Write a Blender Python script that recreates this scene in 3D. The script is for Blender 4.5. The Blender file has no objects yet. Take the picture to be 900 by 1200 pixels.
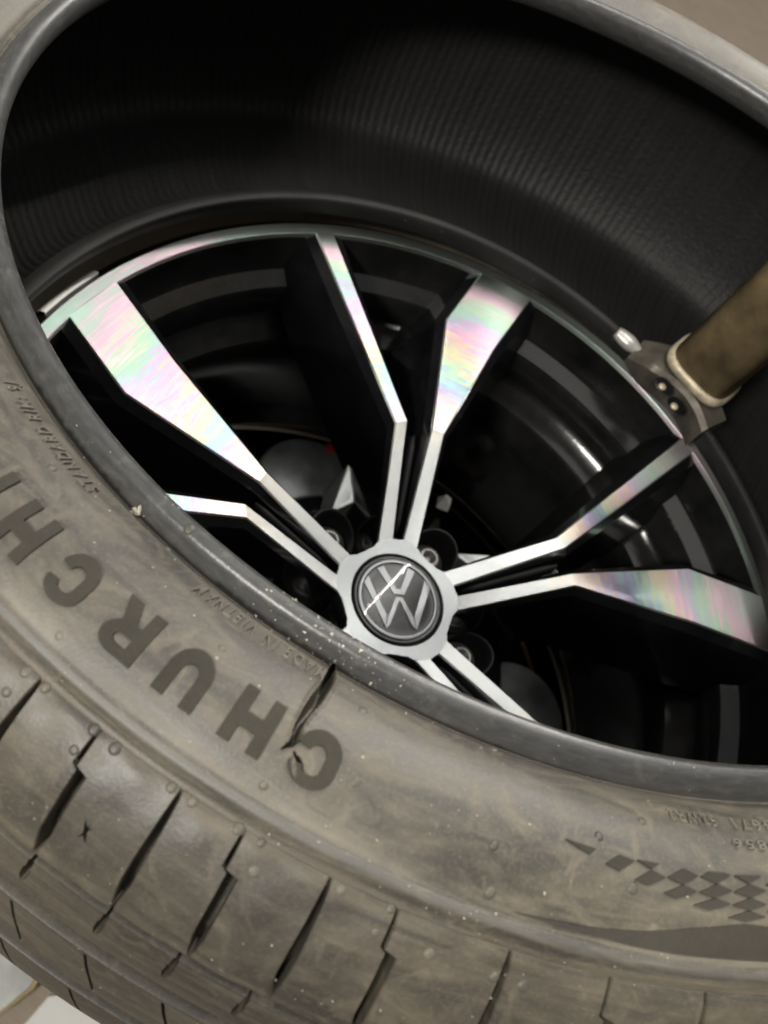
import bpy, bmesh, math, random
import numpy as np
from mathutils import Matrix, Vector

random.seed(7)
rng = np.random.default_rng(7)
SC = bpy.context.scene
COL = SC.collection
S = 0.26            # one wheel radius (edge of the machined lip) in metres
ZW = 0.86           # height of the wheel face above the floor
PI = math.pi


def W(p):
    """wheel units -> metres"""
    p = np.asarray(p, float)
    return p * S + np.array([0, 0, ZW])


# ------------------------------------------------------------------ camera
RC = np.array([[0.90730348, 0.19540985, 0.37231086],
               [0.3593222, -0.82019077, -0.44516812],
               [0.2183757, 0.53768214, -0.81437704]])
CPOS = W([-0.63216553, -1.13703341, 1.9018766])
cam_d = bpy.data.cameras.new('camera')
cam = bpy.data.objects.new('camera', cam_d)
COL.objects.link(cam)
cam.matrix_world = Matrix(((RC[0, 0], -RC[1, 0], -RC[2, 0], CPOS[0]),
                           (RC[0, 1], -RC[1, 1], -RC[2, 1], CPOS[1]),
                           (RC[0, 2], -RC[1, 2], -RC[2, 2], CPOS[2]),
                           (0, 0, 0, 1)))
cam_d.sensor_fit = 'VERTICAL'
cam_d.sensor_height = 36.0
cam_d.lens = 36.0 * 1197.55 / 1200.0
cam_d.clip_start = 0.02
cam_d.clip_end = 60
cam_d.dof.use_dof = True
cam_d.dof.focus_distance = 0.415
cam_d.dof.aperture_fstop = 15.0
SC.camera = cam

# ------------------------------------------------------------------ world, lamps, exposure
world = bpy.data.worlds.new('World')
SC.world = world
world.use_nodes = True
bgn = world.node_tree.nodes['Background']
bgn.inputs[0].default_value = (1.0, 0.93, 0.83, 1)
bgn.inputs[1].default_value = 0.12
SC.view_settings.view_transform = 'Standard'
SC.view_settings.look = 'None'
SC.view_settings.exposure = 0.0
SC.view_settings.gamma = 1.0


def area(name, pos, target, sx, sy, watts, color, roll=0.0):
    l = bpy.data.lights.new(name, 'AREA')
    l.shape = 'RECTANGLE'
    l.size = sx
    l.size_y = sy
    l.energy = watts
    l.color = color
    o = bpy.data.objects.new(name, l)
    COL.objects.link(o)
    o.location = Vector(pos)
    q = (Vector(target) - Vector(pos)).to_track_quat('-Z', 'Y')
    o.rotation_euler = (q.to_matrix().to_4x4() @ Matrix.Rotation(roll, 4, 'Z')).to_euler()
    return o


C0 = Vector((0, 0, ZW))
area('ceiling_lamp', C0 + Vector((-1.25, -1.45, 1.65)), C0, 0.40, 0.30, 60, (1.0, 0.965, 0.89), 0.4)
area('ceiling_tube', C0 + Vector((0.345, 0.95, 1.14)), C0, 1.9, 0.021, 25, (1.0, 0.96, 0.9), 1.45)
area('overhead_fill', C0 + Vector((-0.05, 0.15, 1.9)), C0, 2.0, 1.1, 14, (1.0, 0.97, 0.91), 0.3)  # unseen panel added to brighten the inner spoke faces
area('broad_fill', C0 + Vector((0.75, 1.15, 2.15)), C0, 3.4, 3.0, 14, (0.97, 0.98, 1.0), 0.0)  # unseen broad panel, added so the machined faces reflect evenly bright
area('far_floor_fill', C0 + Vector((1.6, 3.6, 2.3)), C0 + Vector((1.2, 3.0, -1)), 1.6, 0.3, 45, (1.0, 0.93, 0.84), 0.0)  # added out of view to brighten the far floor corner

SC.cycles.use_denoising = True
SC.cycles.max_bounces = 8

# ------------------------------------------------------------------ helpers


def mesh_obj(name, verts, faces, mat, parent=None, smooth=True, attrs=None):
    me = bpy.data.meshes.new(name)
    verts = np.asarray(verts, float)
    if parent is not None:
        verts = verts - np.array(parent['_base'])
    me.from_pydata(verts.tolist(), [], [list(map(int, f)) for f in faces])
    if smooth:
        me.polygons.foreach_set('use_smooth', [True] * len(me.polygons))
    if attrs is not None:
        a = me.attributes.new('tc', 'FLOAT_VECTOR', 'POINT')
        a.data.foreach_set('vector', np.asarray(attrs, np.float32).ravel())
    me.materials.append(mat)
    me.update()
    o = bpy.data.objects.new(name, me)
    COL.objects.link(o)
    if parent is not None:
        o.parent = parent
        o['_base'] = list(parent['_base'])
    else:
        o['_base'] = [0, 0, 0]
    return o


def thing(name, label, cat, base, group=None):
    o = bpy.data.objects.new(name, None)
    COL.objects.link(o)
    o.location = Vector(base)
    o.empty_display_size = 0.05
    o['label'] = label
    o['category'] = cat
    o['_base'] = list(map(float, base))
    if group:
        o['group'] = group
    return o


def grid_faces(nu, nv, wrapu=False, off=0):
    f = []
    for i in range(nu if wrapu else nu - 1):
        a = off + i * nv
        b = off + ((i + 1) % nu) * nv
        for j in range(nv - 1):
            f.append((a + j, b + j, b + j + 1, a + j + 1))
    return f


def box_verts(lo, hi):
    x0, y0, z0 = lo
    x1, y1, z1 = hi
    v = [(x0, y0, z0), (x1, y0, z0), (x1, y1, z0), (x0, y1, z0), (x0, y0, z1), (x1, y0, z1), (x1, y1, z1), (x0, y1, z1)]
    f = [(0, 3, 2, 1), (4, 5, 6, 7), (0, 1, 5, 4), (1, 2, 6, 5), (2, 3, 7, 6), (3, 0, 4, 7)]
    return v, f


def bevel_obj(o, w, seg=2, ang=30):
    m = o.modifiers.new('bevel', 'BEVEL')
    m.width = w
    m.segments = seg
    m.limit_method = 'ANGLE'
    m.angle_limit = math.radians(ang)


def lathe(name, prof, mat, parent, n=180, cx=0, cy=0, sharp=None, a0=0, a1=2 * PI):
    """prof: list of (r, z) in wheel units, revolved round a vertical axis"""
    prof = np.array(prof, float)
    full = abs(a1 - a0 - 2 * PI) < 1e-6
    th = np.linspace(a0, a1, n, endpoint=not full)
    v = np.stack([cx + prof[None, :, 0] * np.cos(th)[:, None], cy + prof[None, :, 0] * np.sin(th)[:, None],
                  np.broadcast_to(prof[:, 1], (n, len(prof)))], -1).reshape(-1, 3)
    o = mesh_obj(name, W(v), grid_faces(n, len(prof), full), mat, parent)
    if sharp:
        m = o.modifiers.new('split', 'EDGE_SPLIT')
        m.split_angle = math.radians(sharp)
    return o


# ------------------------------------------------------------------ materials


class NT:
    def __init__(self, name):
        self.m = bpy.data.materials.new(name)
        self.m.use_nodes = True
        self.t = self.m.node_tree
        self.b = self.t.nodes['Principled BSDF']
        self.out = self.t.nodes['Material Output']

    def n(self, kind, **kw):
        x = self.t.nodes.new(kind)
        for k, v in kw.items():
            if k.startswith('_'):
                setattr(x, k[1:], v)
            else:
                x.inputs[k.replace('__', ' ')].default_value = v
        return x

    def link(self, a, b):
        self.t.links.new(a, b)

    def noise(self, vec, scale, detail=4, rough=.55, dist=0.0):
        x = self.n('ShaderNodeTexNoise', Scale=scale, Detail=detail, Roughness=rough, Distortion=dist)
        if vec is not None:
            self.link(vec, x.inputs['Vector'])
        return x.outputs['Fac']

    def ramp(self, fac, stops):
        x = self.n('ShaderNodeValToRGB')
        e = x.color_ramp.elements
        while len(e) < len(stops):
            e.new(.5)
        for el, (p, c) in zip(e, stops):
            el.position = p
            el.color = c if len(c) == 4 else (*c, 1)
        self.link(fac, x.inputs[0])
        return x.outputs[0]

    def mix(self, fac, a, b, mode='MIX'):
        x = self.n('ShaderNodeMix', _data_type='RGBA', _blend_type=mode)
        for s, v in ((x.inputs[0], fac), (x.inputs[6], a), (x.inputs[7], b)):
            if hasattr(v, 'node'):
                self.link(v, s)
            elif isinstance(v, (int, float)):
                s.default_value = v
            else:
                s.default_value = (*v, 1)
        return x.outputs[2]

    def math(self, op, a, b=0.0, c=None):
        x = self.n('ShaderNodeMath', _operation=op)
        for i, v in enumerate((a, b, c)):
            if v is None:
                continue
            if hasattr(v, 'node'):
                self.link(v, x.inputs[i])
            else:
                x.inputs[i].default_value = v
        return x.outputs[0]

    def coord(self):
        return self.n('ShaderNodeTexCoord').outputs['Object']

    def mapping(self, vec, scale, loc=(0, 0, 0)):
        x = self.n('ShaderNodeMapping')
        x.inputs['Scale'].default_value = scale
        x.inputs['Location'].default_value = loc
        self.link(vec, x.inputs['Vector'])
        return x.outputs[0]

    def attr(self, name):
        return self.n('ShaderNodeAttribute', _attribute_name=name).outputs['Vector']

    def bump(self, h, strength, dist, prev=None):
        x = self.n('ShaderNodeBump', Strength=strength, Distance=dist)
        self.link(h, x.inputs['Height'])
        if prev is not None:
            self.link(prev, x.inputs['Normal'])
        return x.outputs[0]

    def set(self, **kw):
        for k, v in kw.items():
            s = self.b.inputs[k.replace('__', ' ')]
            if hasattr(v, 'node'):
                self.link(v, s)
            elif isinstance(v, (tuple, list)):
                s.default_value = (*v, 1) if len(v) == 3 else v
            else:
                s.default_value = v
        return self


def rubber_mat(name, dark, light, dust, dust_amt, rough=(0.45, 0.75), spec=.5, streak=1.0, groove=False, knurl=False):
    M = NT(name)
    tc = M.attr('tc')                       # (arc angle in degrees, profile parameter, 0)
    ob = M.coord()
    big = M.noise(M.mapping(ob, (1, 1, 1)), 14, 5, .6, .6)
    st = M.noise(M.mapping(tc, (.10 * streak, .55, 1)), 1.6, 6, .62, .9)     # smears along the tyre
    diag = M.noise(M.mapping(tc, (.38, .42, 1), (3, 1, 0)), 1.0, 5, .6, 1.6)
    fine = M.noise(ob, 900, 3, .6)
    mid = M.noise(ob, 120, 5, .65)
    huge = M.ramp(M.noise(ob, 7, 3, .5, .4), [(.35, (.70, .70, .72)), (.65, (1.12, 1.1, 1.06))])
    base = M.mix(M.ramp(big, [(.3, (0, 0, 0)), (.7, (1, 1, 1))]), dark, light)
    d1 = M.ramp(st, [(.42, (0, 0, 0)), (.72, (1, 1, 1))])
    d2 = M.ramp(diag, [(.5, (0, 0, 0)), (.72, (1, 1, 1))])
    d3 = M.ramp(mid, [(.35, (0.45, .45, .45)), (.7, (1, 1, 1))])
    f = M.math('MULTIPLY', M.math('MAXIMUM', d1, M.math('MULTIPLY', d2, 1.0)), d3)
    f = M.math('MULTIPLY', f, dust_amt)
    col = M.mix(f, base, dust)
    col = M.mix(M.math('MULTIPLY', M.ramp(fine, [(.5, (0, 0, 0)), (.72, (1, 1, 1))]), .20), col, (dust[0] * 1.25, dust[1] * 1.22, dust[2] * 1.15))
    col = M.mix(1.0, col, huge, 'MULTIPLY')
    # pale dust specks
    vor = M.n('ShaderNodeTexVoronoi', Scale=170.0, Randomness=1.0)
    M.link(ob, vor.inputs['Vector'])
    sel = M.noise(ob, 60, 2, .5)
    spk = M.math('MULTIPLY', M.math('LESS_THAN', vor.outputs['Distance'], .07), M.math('GREATER_THAN', sel, .60))
    col = M.mix(M.math('MULTIPLY', spk, .75), col, (.42, .38, .3))
    rg = M.n('ShaderNodeMapRange')
    rg.inputs[3].default_value = rough[0]
    rg.inputs[4].default_value = rough[1]
    M.link(f, rg.inputs[0])
    nb = M.bump(fine, .3, .0003)
    nb = M.bump(mid, .06, .0006, nb)
    if knurl:
        kw = M.n('ShaderNodeTexWave', Scale=2.2, Distortion=.2)
        kw.bands_direction = 'X'
        M.link(tc, kw.inputs['Vector'])
        nb = M.bump(kw.outputs['Fac'], .5, .0006, nb)
    if groove:
        sep = M.n('ShaderNodeSeparateXYZ')
        M.link(tc, sep.inputs[0])
        def band(c, w):
            return M.math('MAXIMUM', M.math('SUBTRACT', 1.0, M.math('MULTIPLY', M.math('ABSOLUTE', M.math('SUBTRACT', sep.outputs[1], c)), 1.0 / w)), 0.0)
        col = M.mix(M.math('MULTIPLY', M.math('MULTIPLY', band(19.9, .8), d3), .8), col, (.085, .064, .042))     # brown dirt packed in the groove
        col = M.mix(M.math('MULTIPLY', band(17.2, 1.3), .55), col, (.14, .138, .13))                             # rubbed, greyer ridge
        col = M.mix(M.math('MULTIPLY', M.math('MULTIPLY', band(15.0, 1.2), M.ramp(big, [(.45, (0, 0, 0)), (.62, (1, 1, 1))])), .6), col, (.23, .205, .165))
        col = M.mix(M.math('MULTIPLY', M.math('MULTIPLY', band(8.3, 1.3), d3), .4), col, (.20, .18, .145))
    M.set(Base__Color=col, Roughness=rg.outputs[0], Normal=nb, Specular__IOR__Level=spec)
    return M.m


M_SIDE = rubber_mat('dusty_rubber', (.045, .043, .038), (.086, .081, .070), (.215, .187, .138), .85, (.46, .72), groove=True)
M_TREAD = rubber_mat('tread_rubber', (.039, .0365, .032), (.068, .0625, .053), (.168, .144, .104), .8, (.42, .72), .45, .6)
M_WORN = rubber_mat('worn_rubber', (.10, .094, .082), (.15, .138, .115), (.23, .20, .15), .6)
M_LETTER = rubber_mat('letter_rubber', (.041, .038, .031), (.058, .053, .042), (.085, .075, .058), .35, (.5, .7), .35, knurl=True)
M_KNURL = rubber_mat('knurled_rubber', (.034, .031, .026), (.046, .041, .033), (.08, .07, .053), .35, (.55, .75), .35, knurl=True)


def bead_material():
    M = NT('bead_rubber')
    tc = M.attr('tc')
    ob = M.coord()
    st = M.noise(M.mapping(tc, (.35, 1.2, 1)), 1.5, 5, .6, .5)
    mid = M.noise(ob, 160, 5, .65)
    fine = M.noise(ob, 700, 3, .6)
    col = M.mix(M.ramp(st, [(.35, (0, 0, 0)), (.7, (1, 1, 1))]), (.044, .0445, .044), (.071, .071, .070))
    col = M.mix(M.math('MULTIPLY', M.ramp(mid, [(.55, (0, 0, 0)), (.72, (1, 1, 1))]), .3), col, (.17, .16, .14))
    # dried mounting paste, scuffed white on one stretch of the bead
    sep = M.n('ShaderNodeSeparateXYZ')
    M.link(tc, sep.inputs[0])
    win = M.math('SUBTRACT', 1.0, M.math('MULTIPLY', M.math('ABSOLUTE', M.math('SUBTRACT', sep.outputs[0], 256)), .085))
    win = M.math('MAXIMUM', win, 0.0)
    sp = M.noise(ob, 900, 4, .7)
    scuff = M.math('GREATER_THAN', M.math('ADD', sp, M.math('MULTIPLY', win, .10)), .745)
    col = M.mix(M.math('MULTIPLY', scuff, .8), col, (.5, .48, .43))
    lip = M.math('MAXIMUM', M.math('SUBTRACT', 1.0, M.math('MULTIPLY', M.math('ABSOLUTE', M.math('SUBTRACT', sep.outputs[1], 2.7)), 1.7)), 0.0)
    wide = M.math('MAXIMUM', M.math('SUBTRACT', 1.15, M.math('MULTIPLY', M.math('ABSOLUTE', M.math('SUBTRACT', sep.outputs[0], 252)), .018)), 0.0)
    lip = M.math('MULTIPLY', lip, M.math('MINIMUM', wide, 1.0))          # only the stretch that was levered over the rim is chipped
    chip = M.ramp(M.math('ADD', M.noise(ob, 300, 4, .7), M.math('MULTIPLY', lip, .16)), [(.60, (0, 0, 0)), (.68, (1, 1, 1))])
    col = M.mix(M.math('MULTIPLY', M.math('MULTIPLY', chip, lip), .8), col, (.36, .345, .31))
    crs = M.math('MAXIMUM', M.math('SUBTRACT', 1.0, M.math('MULTIPLY', M.math('ABSOLUTE', M.math('SUBTRACT', sep.outputs[1], 6.9)), 1.1)), 0.0)
    col = M.mix(M.math('MULTIPLY', crs, .6), col, (.040, .034, .029))  # shade of the crease put into the colour as a dark brown band
    nb = M.bump(fine, .2, .0004)
    nb = M.bump(mid, .2, .0007, nb)
    rg = M.n('ShaderNodeMapRange')
    rg.inputs[3].default_value = .24
    rg.inputs[4].default_value = .44
    M.link(mid, rg.inputs[0])
    M.set(Base__Color=col, Roughness=rg.outputs[0], Normal=nb)
    return M.m


M_BEAD = bead_material()
M_LOWBEAD = rubber_mat('lower_bead_rubber', (.012, .012, .012), (.028, .028, .028), (.05, .049, .047), .35, (.6, .8), .2)


def liner_material():
    M = NT('inner_liner')
    tc = M.attr('tc')
    ob = M.coord()
    wav = M.n('ShaderNodeTexWave', Scale=.8, Distortion=1.2, Detail=2.0)
    wav.bands_direction = 'X'
    M.link(M.mapping(tc, (.34, .05, 1)), wav.inputs['Vector'])
    wv = M.math('MULTIPLY', wav.outputs['Fac'], M.noise(M.mapping(tc, (.4, 1.3, 1)), 1.0, 3, .6))
    ns = M.noise(M.mapping(tc, (.5, .25, 1)), 1.2, 5, .65)
    col = M.mix(ns, (.006, .006, .006), (.019, .0188, .0185))
    nb = M.bump(wv, .28, .0022)
    nb = M.bump(M.noise(ob, 260, 4, .6), .5, .0015, nb)
    M.set(Base__Color=col, Roughness=.55, Normal=nb, Specular__IOR__Level=.28)
    return M.m


M_LINER = liner_material()


def simple_mat(name, col, rough, metal=0.0, noise_scale=60, var=.35, bump=.2, coat=0.0, spec=.5, dist=.0006):
    M = NT(name)
    ob = M.coord()
    a = M.noise(ob, noise_scale, 5, .6)
    c = M.mix(M.ramp(a, [(.3, (0, 0, 0)), (.7, (1, 1, 1))]), tuple(x * (1 - var) for x in col), tuple(min(1, x * (1 + var)) for x in col))
    rg = M.n('ShaderNodeMapRange')
    rg.inputs[3].default_value = max(.02, rough * .75)
    rg.inputs[4].default_value = min(1, rough * 1.25)
    M.link(a, rg.inputs[0])
    M.set(Base__Color=c, Roughness=rg.outputs[0], Metallic=metal, Coat__Weight=coat, Specular__IOR__Level=spec)
    if bump:
        M.set(Normal=M.bump(M.noise(ob, noise_scale * 6, 3, .6), bump, dist))
    return M.m


M_GLOSS = simple_mat('black_gloss_paint', (.006, .006, .0065), .16, 0, 40, .4, .12, .6, .5, .0003)
M_BARREL = simple_mat('black_barrel_paint', (.008, .008, .008), .15, 0, 30, .5, .15, .0, .32, .0004)
M_SATIN = simple_mat('black_satin_plastic', (.006, .006, .0065), .6, 0, 60, .3, .08, 0.0, .3)
M_BRONZE = simple_mat('oiled_bronze_steel', (.27, .20, .105), .55, .35, 28, .5, .45)
M_BRIGHT = simple_mat('worn_bright_steel', (.50, .43, .31), .5, .45, 120, .35, .5)
M_DARKST = simple_mat('dark_grimy_steel', (.055, .047, .036), .4, .5, 50, .5, .4)
M_FOOT = simple_mat('worn_tool_steel', (.13, .115, .095), .38, .6, 45, .5, .35)
M_GREYST = simple_mat('grey_machine_steel', (.34, .36, .36), .45, .4, 45, .35, .3)
M_RUST = simple_mat('rusted_steel', (.22, .13, .07), .6, .3, 60, .4, .4)
M_RED = simple_mat('red_plastic', (.55, .03, .02), .4, 0, 40, .2, .1)
M_WHITEPL_PATCH = simple_mat('white_plastic_and_bright_patch', (.72, .71, .66), .35, 0, 60, .12, .2)
M_TIP = simple_mat('pale_worn_tip', (.42, .41, .385), .3, .35, 60, .2, .3)
M_STEELBOLT = simple_mat('bolt_steel', (.17, .165, .16), .42, .8, 90, .3, .2)
M_CRUMB = simple_mat('pale_crumbs', (.5, .46, .38), .7, 0, 300, .3, 0)
M_PAPER = simple_mat('white_paper', (.78, .77, .74), .6, 0, 25, .06, .15)
M_GREYPALE = simple_mat('pale_grey_board', (.52, .53, .51), .5, 0, 14, .3, .2)
M_GOLD = simple_mat('tan_tape', (.45, .33, .16), .45, .2, 40, .3, .2)


def machined_material(name='machined_aluminium', k=1.0, film=.55):
    M = NT(name)
    ob = M.coord()
    sep = M.n('ShaderNodeSeparateXYZ')
    M.link(ob, sep.inputs[0])
    x, y = sep.outputs[0], sep.outputs[1]
    r = M.math('SQRT', M.math('ADD', M.math('MULTIPLY', x, x), M.math('MULTIPLY', y, y)))
    ang = M.math('ARCTAN2', y, x)
    cmb = M.n('ShaderNodeCombineXYZ')
    M.link(r, cmb.inputs[0])
    M.link(ang, cmb.inputs[1])
    pol = cmb.outputs[0]
    grooves = M.noise(M.mapping(pol, (1, .004, 1)), 2600, 2, .6)       # lathe marks run round the hub
    blot = M.noise(ob, 46, 4, .6)
    # diffraction by the lathe marks, as a thin clear film whose thickness drifts along the radius
    tn = M.noise(M.mapping(ob, (1, 1, 1)), 9, 2, .5, .3)
    fine = M.noise(M.mapping(pol, (1, .012, 1)), 520, 2, .6)
    tv = M.math('ADD', M.math('MULTIPLY', r, 1.0 / S), M.math('MULTIPLY', M.math('SUBTRACT', tn, .5), .42))
    tv = M.math('ADD', tv, M.math('MULTIPLY', M.math('SUBTRACT', fine, .5), .34))
    th = M.n('ShaderNodeMapRange')
    th.inputs[1].default_value = .35
    th.inputs[2].default_value = 1.05
    th.inputs[3].default_value = 120
    th.inputs[4].default_value = 640
    M.link(tv, th.inputs[0])
    nb = M.bump(grooves, .32, .0006)
    scr = M.noise(M.mapping(pol, (1, .3, 1)), 130, 4, .7)
    cc = M.mix(blot, (.62 * k, .62 * k, .605 * k), (.74 * k, .735 * k, .715 * k))
    cc = M.mix(M.math('MULTIPLY', M.ramp(scr, [(.58, (0, 0, 0)), (.75, (1, 1, 1))]), .35), cc, (.42, .41, .39))
    M.set(Base__Color=cc, Metallic=1.0, Roughness=.44, Anisotropic=.75, Anisotropic__Rotation=.25, Normal=nb)
    tg = M.n('ShaderNodeTangent', _direction_type='RADIAL', _axis='Z')
    M.link(tg.outputs[0], M.b.inputs['Tangent'])
    p2 = M.n('ShaderNodeBsdfPrincipled')
    p2.inputs['Base Color'].default_value = (.02, .02, .02, 1)
    p2.inputs['Roughness'].default_value = .36
    p2.inputs['Anisotropic'].default_value = .6
    p2.inputs['Anisotropic Rotation'].default_value = .25
    M.link(tg.outputs[0], p2.inputs['Tangent'])
    p2.inputs['IOR'].default_value = 3.4
    p2.inputs['Thin Film IOR'].default_value = 1.8
    M.link(th.outputs[0], p2.inputs['Thin Film Thickness'])
    M.link(nb, p2.inputs['Normal'])
    ms = M.n('ShaderNodeMixShader')
    wt = M.n('ShaderNodeMapRange')
    wt.interpolation_type = 'SMOOTHSTEP'
    wt.inputs[1].default_value = .36 * S
    wt.inputs[2].default_value = .56 * S
    wt.inputs[3].default_value = film * .3
    wt.inputs[4].default_value = film
    M.link(r, wt.inputs[0])
    M.link(wt.outputs[0], ms.inputs[0])
    M.link(M.b.outputs[0], ms.inputs[1])
    M.link(p2.outputs[0], ms.inputs[2])
    M.link(ms.outputs[0], M.out.inputs['Surface'])
    return M.m


M_MACH = machined_material()
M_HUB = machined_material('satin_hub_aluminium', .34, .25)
M_EMBLEM = simple_mat('emblem_chrome', (.13, .136, .142), .42, 1.0, 120, .1, .05)
M_CAPBLK = simple_mat('cap_black', (.005, .005, .007), .3, 0, 60, .3, .03, 0.0, .25)


def clear_material():
    M = NT('clear_plastic')
    fr = M.n('ShaderNodeFresnel', IOR=1.2)
    tr = M.n('ShaderNodeBsdfTransparent')
    gl = M.n('ShaderNodeBsdfGlossy', Roughness=.05)
    ms = M.n('ShaderNodeMixShader')
    M.link(fr.outputs[0], ms.inputs[0])
    M.link(tr.outputs[0], ms.inputs[1])
    M.link(gl.outputs[0], ms.inputs[2])
    M.link(ms.outputs[0], M.out.inputs['Surface'])
    return M.m


M_CLEAR = clear_material()


def floor_material():
    M = NT('workshop_concrete')
    ob = M.coord()
    a = M.noise(ob, 1.5, 6, .65)
    b = M.noise(ob, 22, 5, .6)
    c = M.mix(a, (.26, .21, .16), (.44, .37, .29))
    c = M.mix(M.math('MULTIPLY', b, .5), c, (.14, .11, .085))
    M.set(Base__Color=c, Roughness=.6, Normal=M.bump(b, .3, .01))
    return M.m


M_FLOOR = floor_material()

# ------------------------------------------------------------------ setting
fv = [(-6, -6, 0), (6, -6, 0), (6, 6, 0), (-6, 6, 0)]
floor = mesh_obj('floor', fv, [(0, 1, 2, 3)], M_FLOOR, None, False)
floor['kind'] = 'structure'

# ------------------------------------------------------------------ tyre surface
BC = np.array([-.077, .308, .741])
BT = np.array([-.095, .137])
TO = np.array([.009, .029, .006])
TT = np.array([.055, .02])
OV = (.019, .003)
LC = np.array([-.05, -.025, .115])
OUT = [(.992, -.028, 1), (.983, -.012, 1), (.979, .008, 1), (.986, .024, 1), (.997, .029, .98), (1.009, .024, .96), (1.0175, .010, .94),
       (1.0245, -.002, .93), (1.031, .0015, .92), (1.040, .012, .9), (1.065, .027, .85), (1.10, .038, .78), (1.14, .037, .68),
       (1.18, .024, .6), (1.21, .005, .53), (1.228, -.0085, .5), (1.2345, -.0125, .48), (1.2395, -.0145, .47), (1.246, -.020, .46),
       (1.2505, -.0315, .45), (1.2555, -.037, .44), (1.262, -.0395, .43), (1.275, -.049, .4), (1.30, -.074, .33), (1.325, -.106, .26),
       (1.347, -.143, .18), (1.3585, -.168, .13), (1.3645, -.182, .12)]


def catmull(N, t):
    N = np.asarray(N, float)
    t = np.clip(np.asarray(t, float), 0, len(N) - 1)
    i = np.minimum(t.astype(int), len(N) - 2)
    f = (t - i)
    f = f.reshape(f.shape + (1,) * (N.ndim - 1))
    p0 = N[np.maximum(i - 1, 0)]
    p1 = N[i]
    p2 = N[i + 1]
    p3 = N[np.minimum(i + 2, len(N) - 1)]
    return .5 * ((2 * p1) + (-p0 + p2) * f + (2 * p0 - 5 * p1 + 4 * p2 - p3) * f ** 2 + (-p0 + 3 * p1 - 3 * p2 + p3) * f ** 3)


def ring(th, r, h, w):
    th, r, h, w = np.broadcast_arrays(*[np.asarray(x, float) for x in (th, r, h, w)])
    nb = np.array([BT[0], BT[1], 1])
    nb /= np.linalg.norm(nb)
    nt = np.array([BT[0] + TT[0], BT[1] + TT[1], 1])
    nt /= np.linalg.norm(nt)
    X = w[..., None]
    n = X * nb + (1 - X) * nt
    n = n / np.linalg.norm(n, axis=-1, keepdims=True)
    u = np.cross(np.array([0, 1., 0]), n)
    u = u / np.linalg.norm(u, axis=-1, keepdims=True)
    v = np.cross(n, u)
    rr = r + (1 - w) * (OV[0] * np.cos(2 * th) + OV[1] * np.sin(2 * th))
    return BC + (1 - X) * TO + rr[..., None] * (np.cos(th)[..., None] * u + np.sin(th)[..., None] * v) + h[..., None] * n


def low(th, r, h):
    th, r, h = np.broadcast_arrays(*[np.asarray(x, float) for x in (th, r, h)])
    k = np.clip(.35 + 2.0 * np.sin(th), .35, 1)
    r = np.where(r > 1.0, 1.0 + (r - 1.0) * k, r)
    h = np.where(h < -.1, -.1 + (h + .1) * k, h)
    return LC + np.stack([r * np.cos(th), r * np.sin(th), h], -1)


def P(th, s):
    c = catmull(OUT, s)
    return ring(th, c[..., 0], c[..., 1], c[..., 2])


def PN(th, s):
    th, s = np.broadcast_arrays(np.asarray(th, float), np.asarray(s, float))
    a = P(th + 1e-4, s) - P(th - 1e-4, s)
    sl = np.clip(s - .01, 0, 27)
    sh = np.clip(s + .01, 0, 27)
    b = P(th, sh) - P(th, sl)
    n = np.cross(b, a)
    n /= np.linalg.norm(n, axis=-1, keepdims=True)
    return P(th, s), -n * np.sign((n * np.array([0, 0, -1.0])).sum(-1, keepdims=True) + 1e-9) if False else -n


def surf(thd, s, off):
    """point on the outer tyre skin: angle in degrees, profile parameter, height above the skin"""
    p, n = PN(np.radians(thd), s)
    return p + n * np.asarray(off)[..., None]


# orient the normal outward once
_p, _n = PN(np.radians(np.array([250.])), np.array([12.5]))
FLIP = 1.0 if _n[0, 2] > 0 else -1.0


def skin(thd, s, off):
    thd, s, off = np.broadcast_arrays(np.asarray(thd, float), np.asarray(s, float), np.asarray(off, float))
    p, n = PN(np.radians(thd), s)
    return p + FLIP * n * off[..., None]


TYRE = thing('tyre', 'black damaged tyre with a torn sidewall, lying over the alloy wheel', 'tyre', W([0, 0, .03]))

TEAR = np.array([(254.17, 6.6), (254.18, 7.2), (254.22, 8.4), (254.27, 9.38), (254.35, 10.48), (254.24, 11.19), (254.08, 11.78), (254.08, 12.23), (254.27, 12.56), (254.2, 12.75), (253.9, 13.01)])
TEARW = np.array([.0012, .0024, .0034, .0044, .0048, .0042, .0036, .0030, .0034, .0022, .0006])
TEAR2 = np.array([(254.50, 12.93), (254.84, 13.02), (255.11, 13.19), (255.3, 13.39), (255.53, 13.57)])
TEAR2W = np.array([.0006, .0018, .0022, .002, .0006])


def arc_table():
    ss = np.linspace(0, 27, 1081)
    p = P(np.full_like(ss, math.radians(254)), ss)
    L = np.concatenate([[0], np.cumsum(np.linalg.norm(np.diff(p, axis=0), axis=1))])
    return ss, L


ARC_S, ARC_L = arc_table()


def flat(thd, s):
    """local metric coordinates near the tear"""
    return np.stack([(thd - 254.2) * math.radians(1) * 1.12, np.interp(s, ARC_S, ARC_L)], -1)


def crack_depth(q, path, wid, depth, jag):
    pp = flat(path[:, 0], path[:, 1])
    best = np.full(q.shape[:-1], 9.0)
    for k in range(len(pp) - 1):
        a, b = pp[k], pp[k + 1]
        ab = b - a
        t = np.clip(((q - a) @ ab) / (ab @ ab), 0, 1)
        d = np.linalg.norm(q - (a + t[..., None] * ab), axis=-1)
        wk = wid[k] + (wid[k + 1] - wid[k]) * t
        best = np.minimum(best, d / (wk * jag))
    return depth * np.clip(1.25 - best, 0, 1) ** .6 - .0016 * np.exp(-((best - 1.5) / .5) ** 2)


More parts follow.
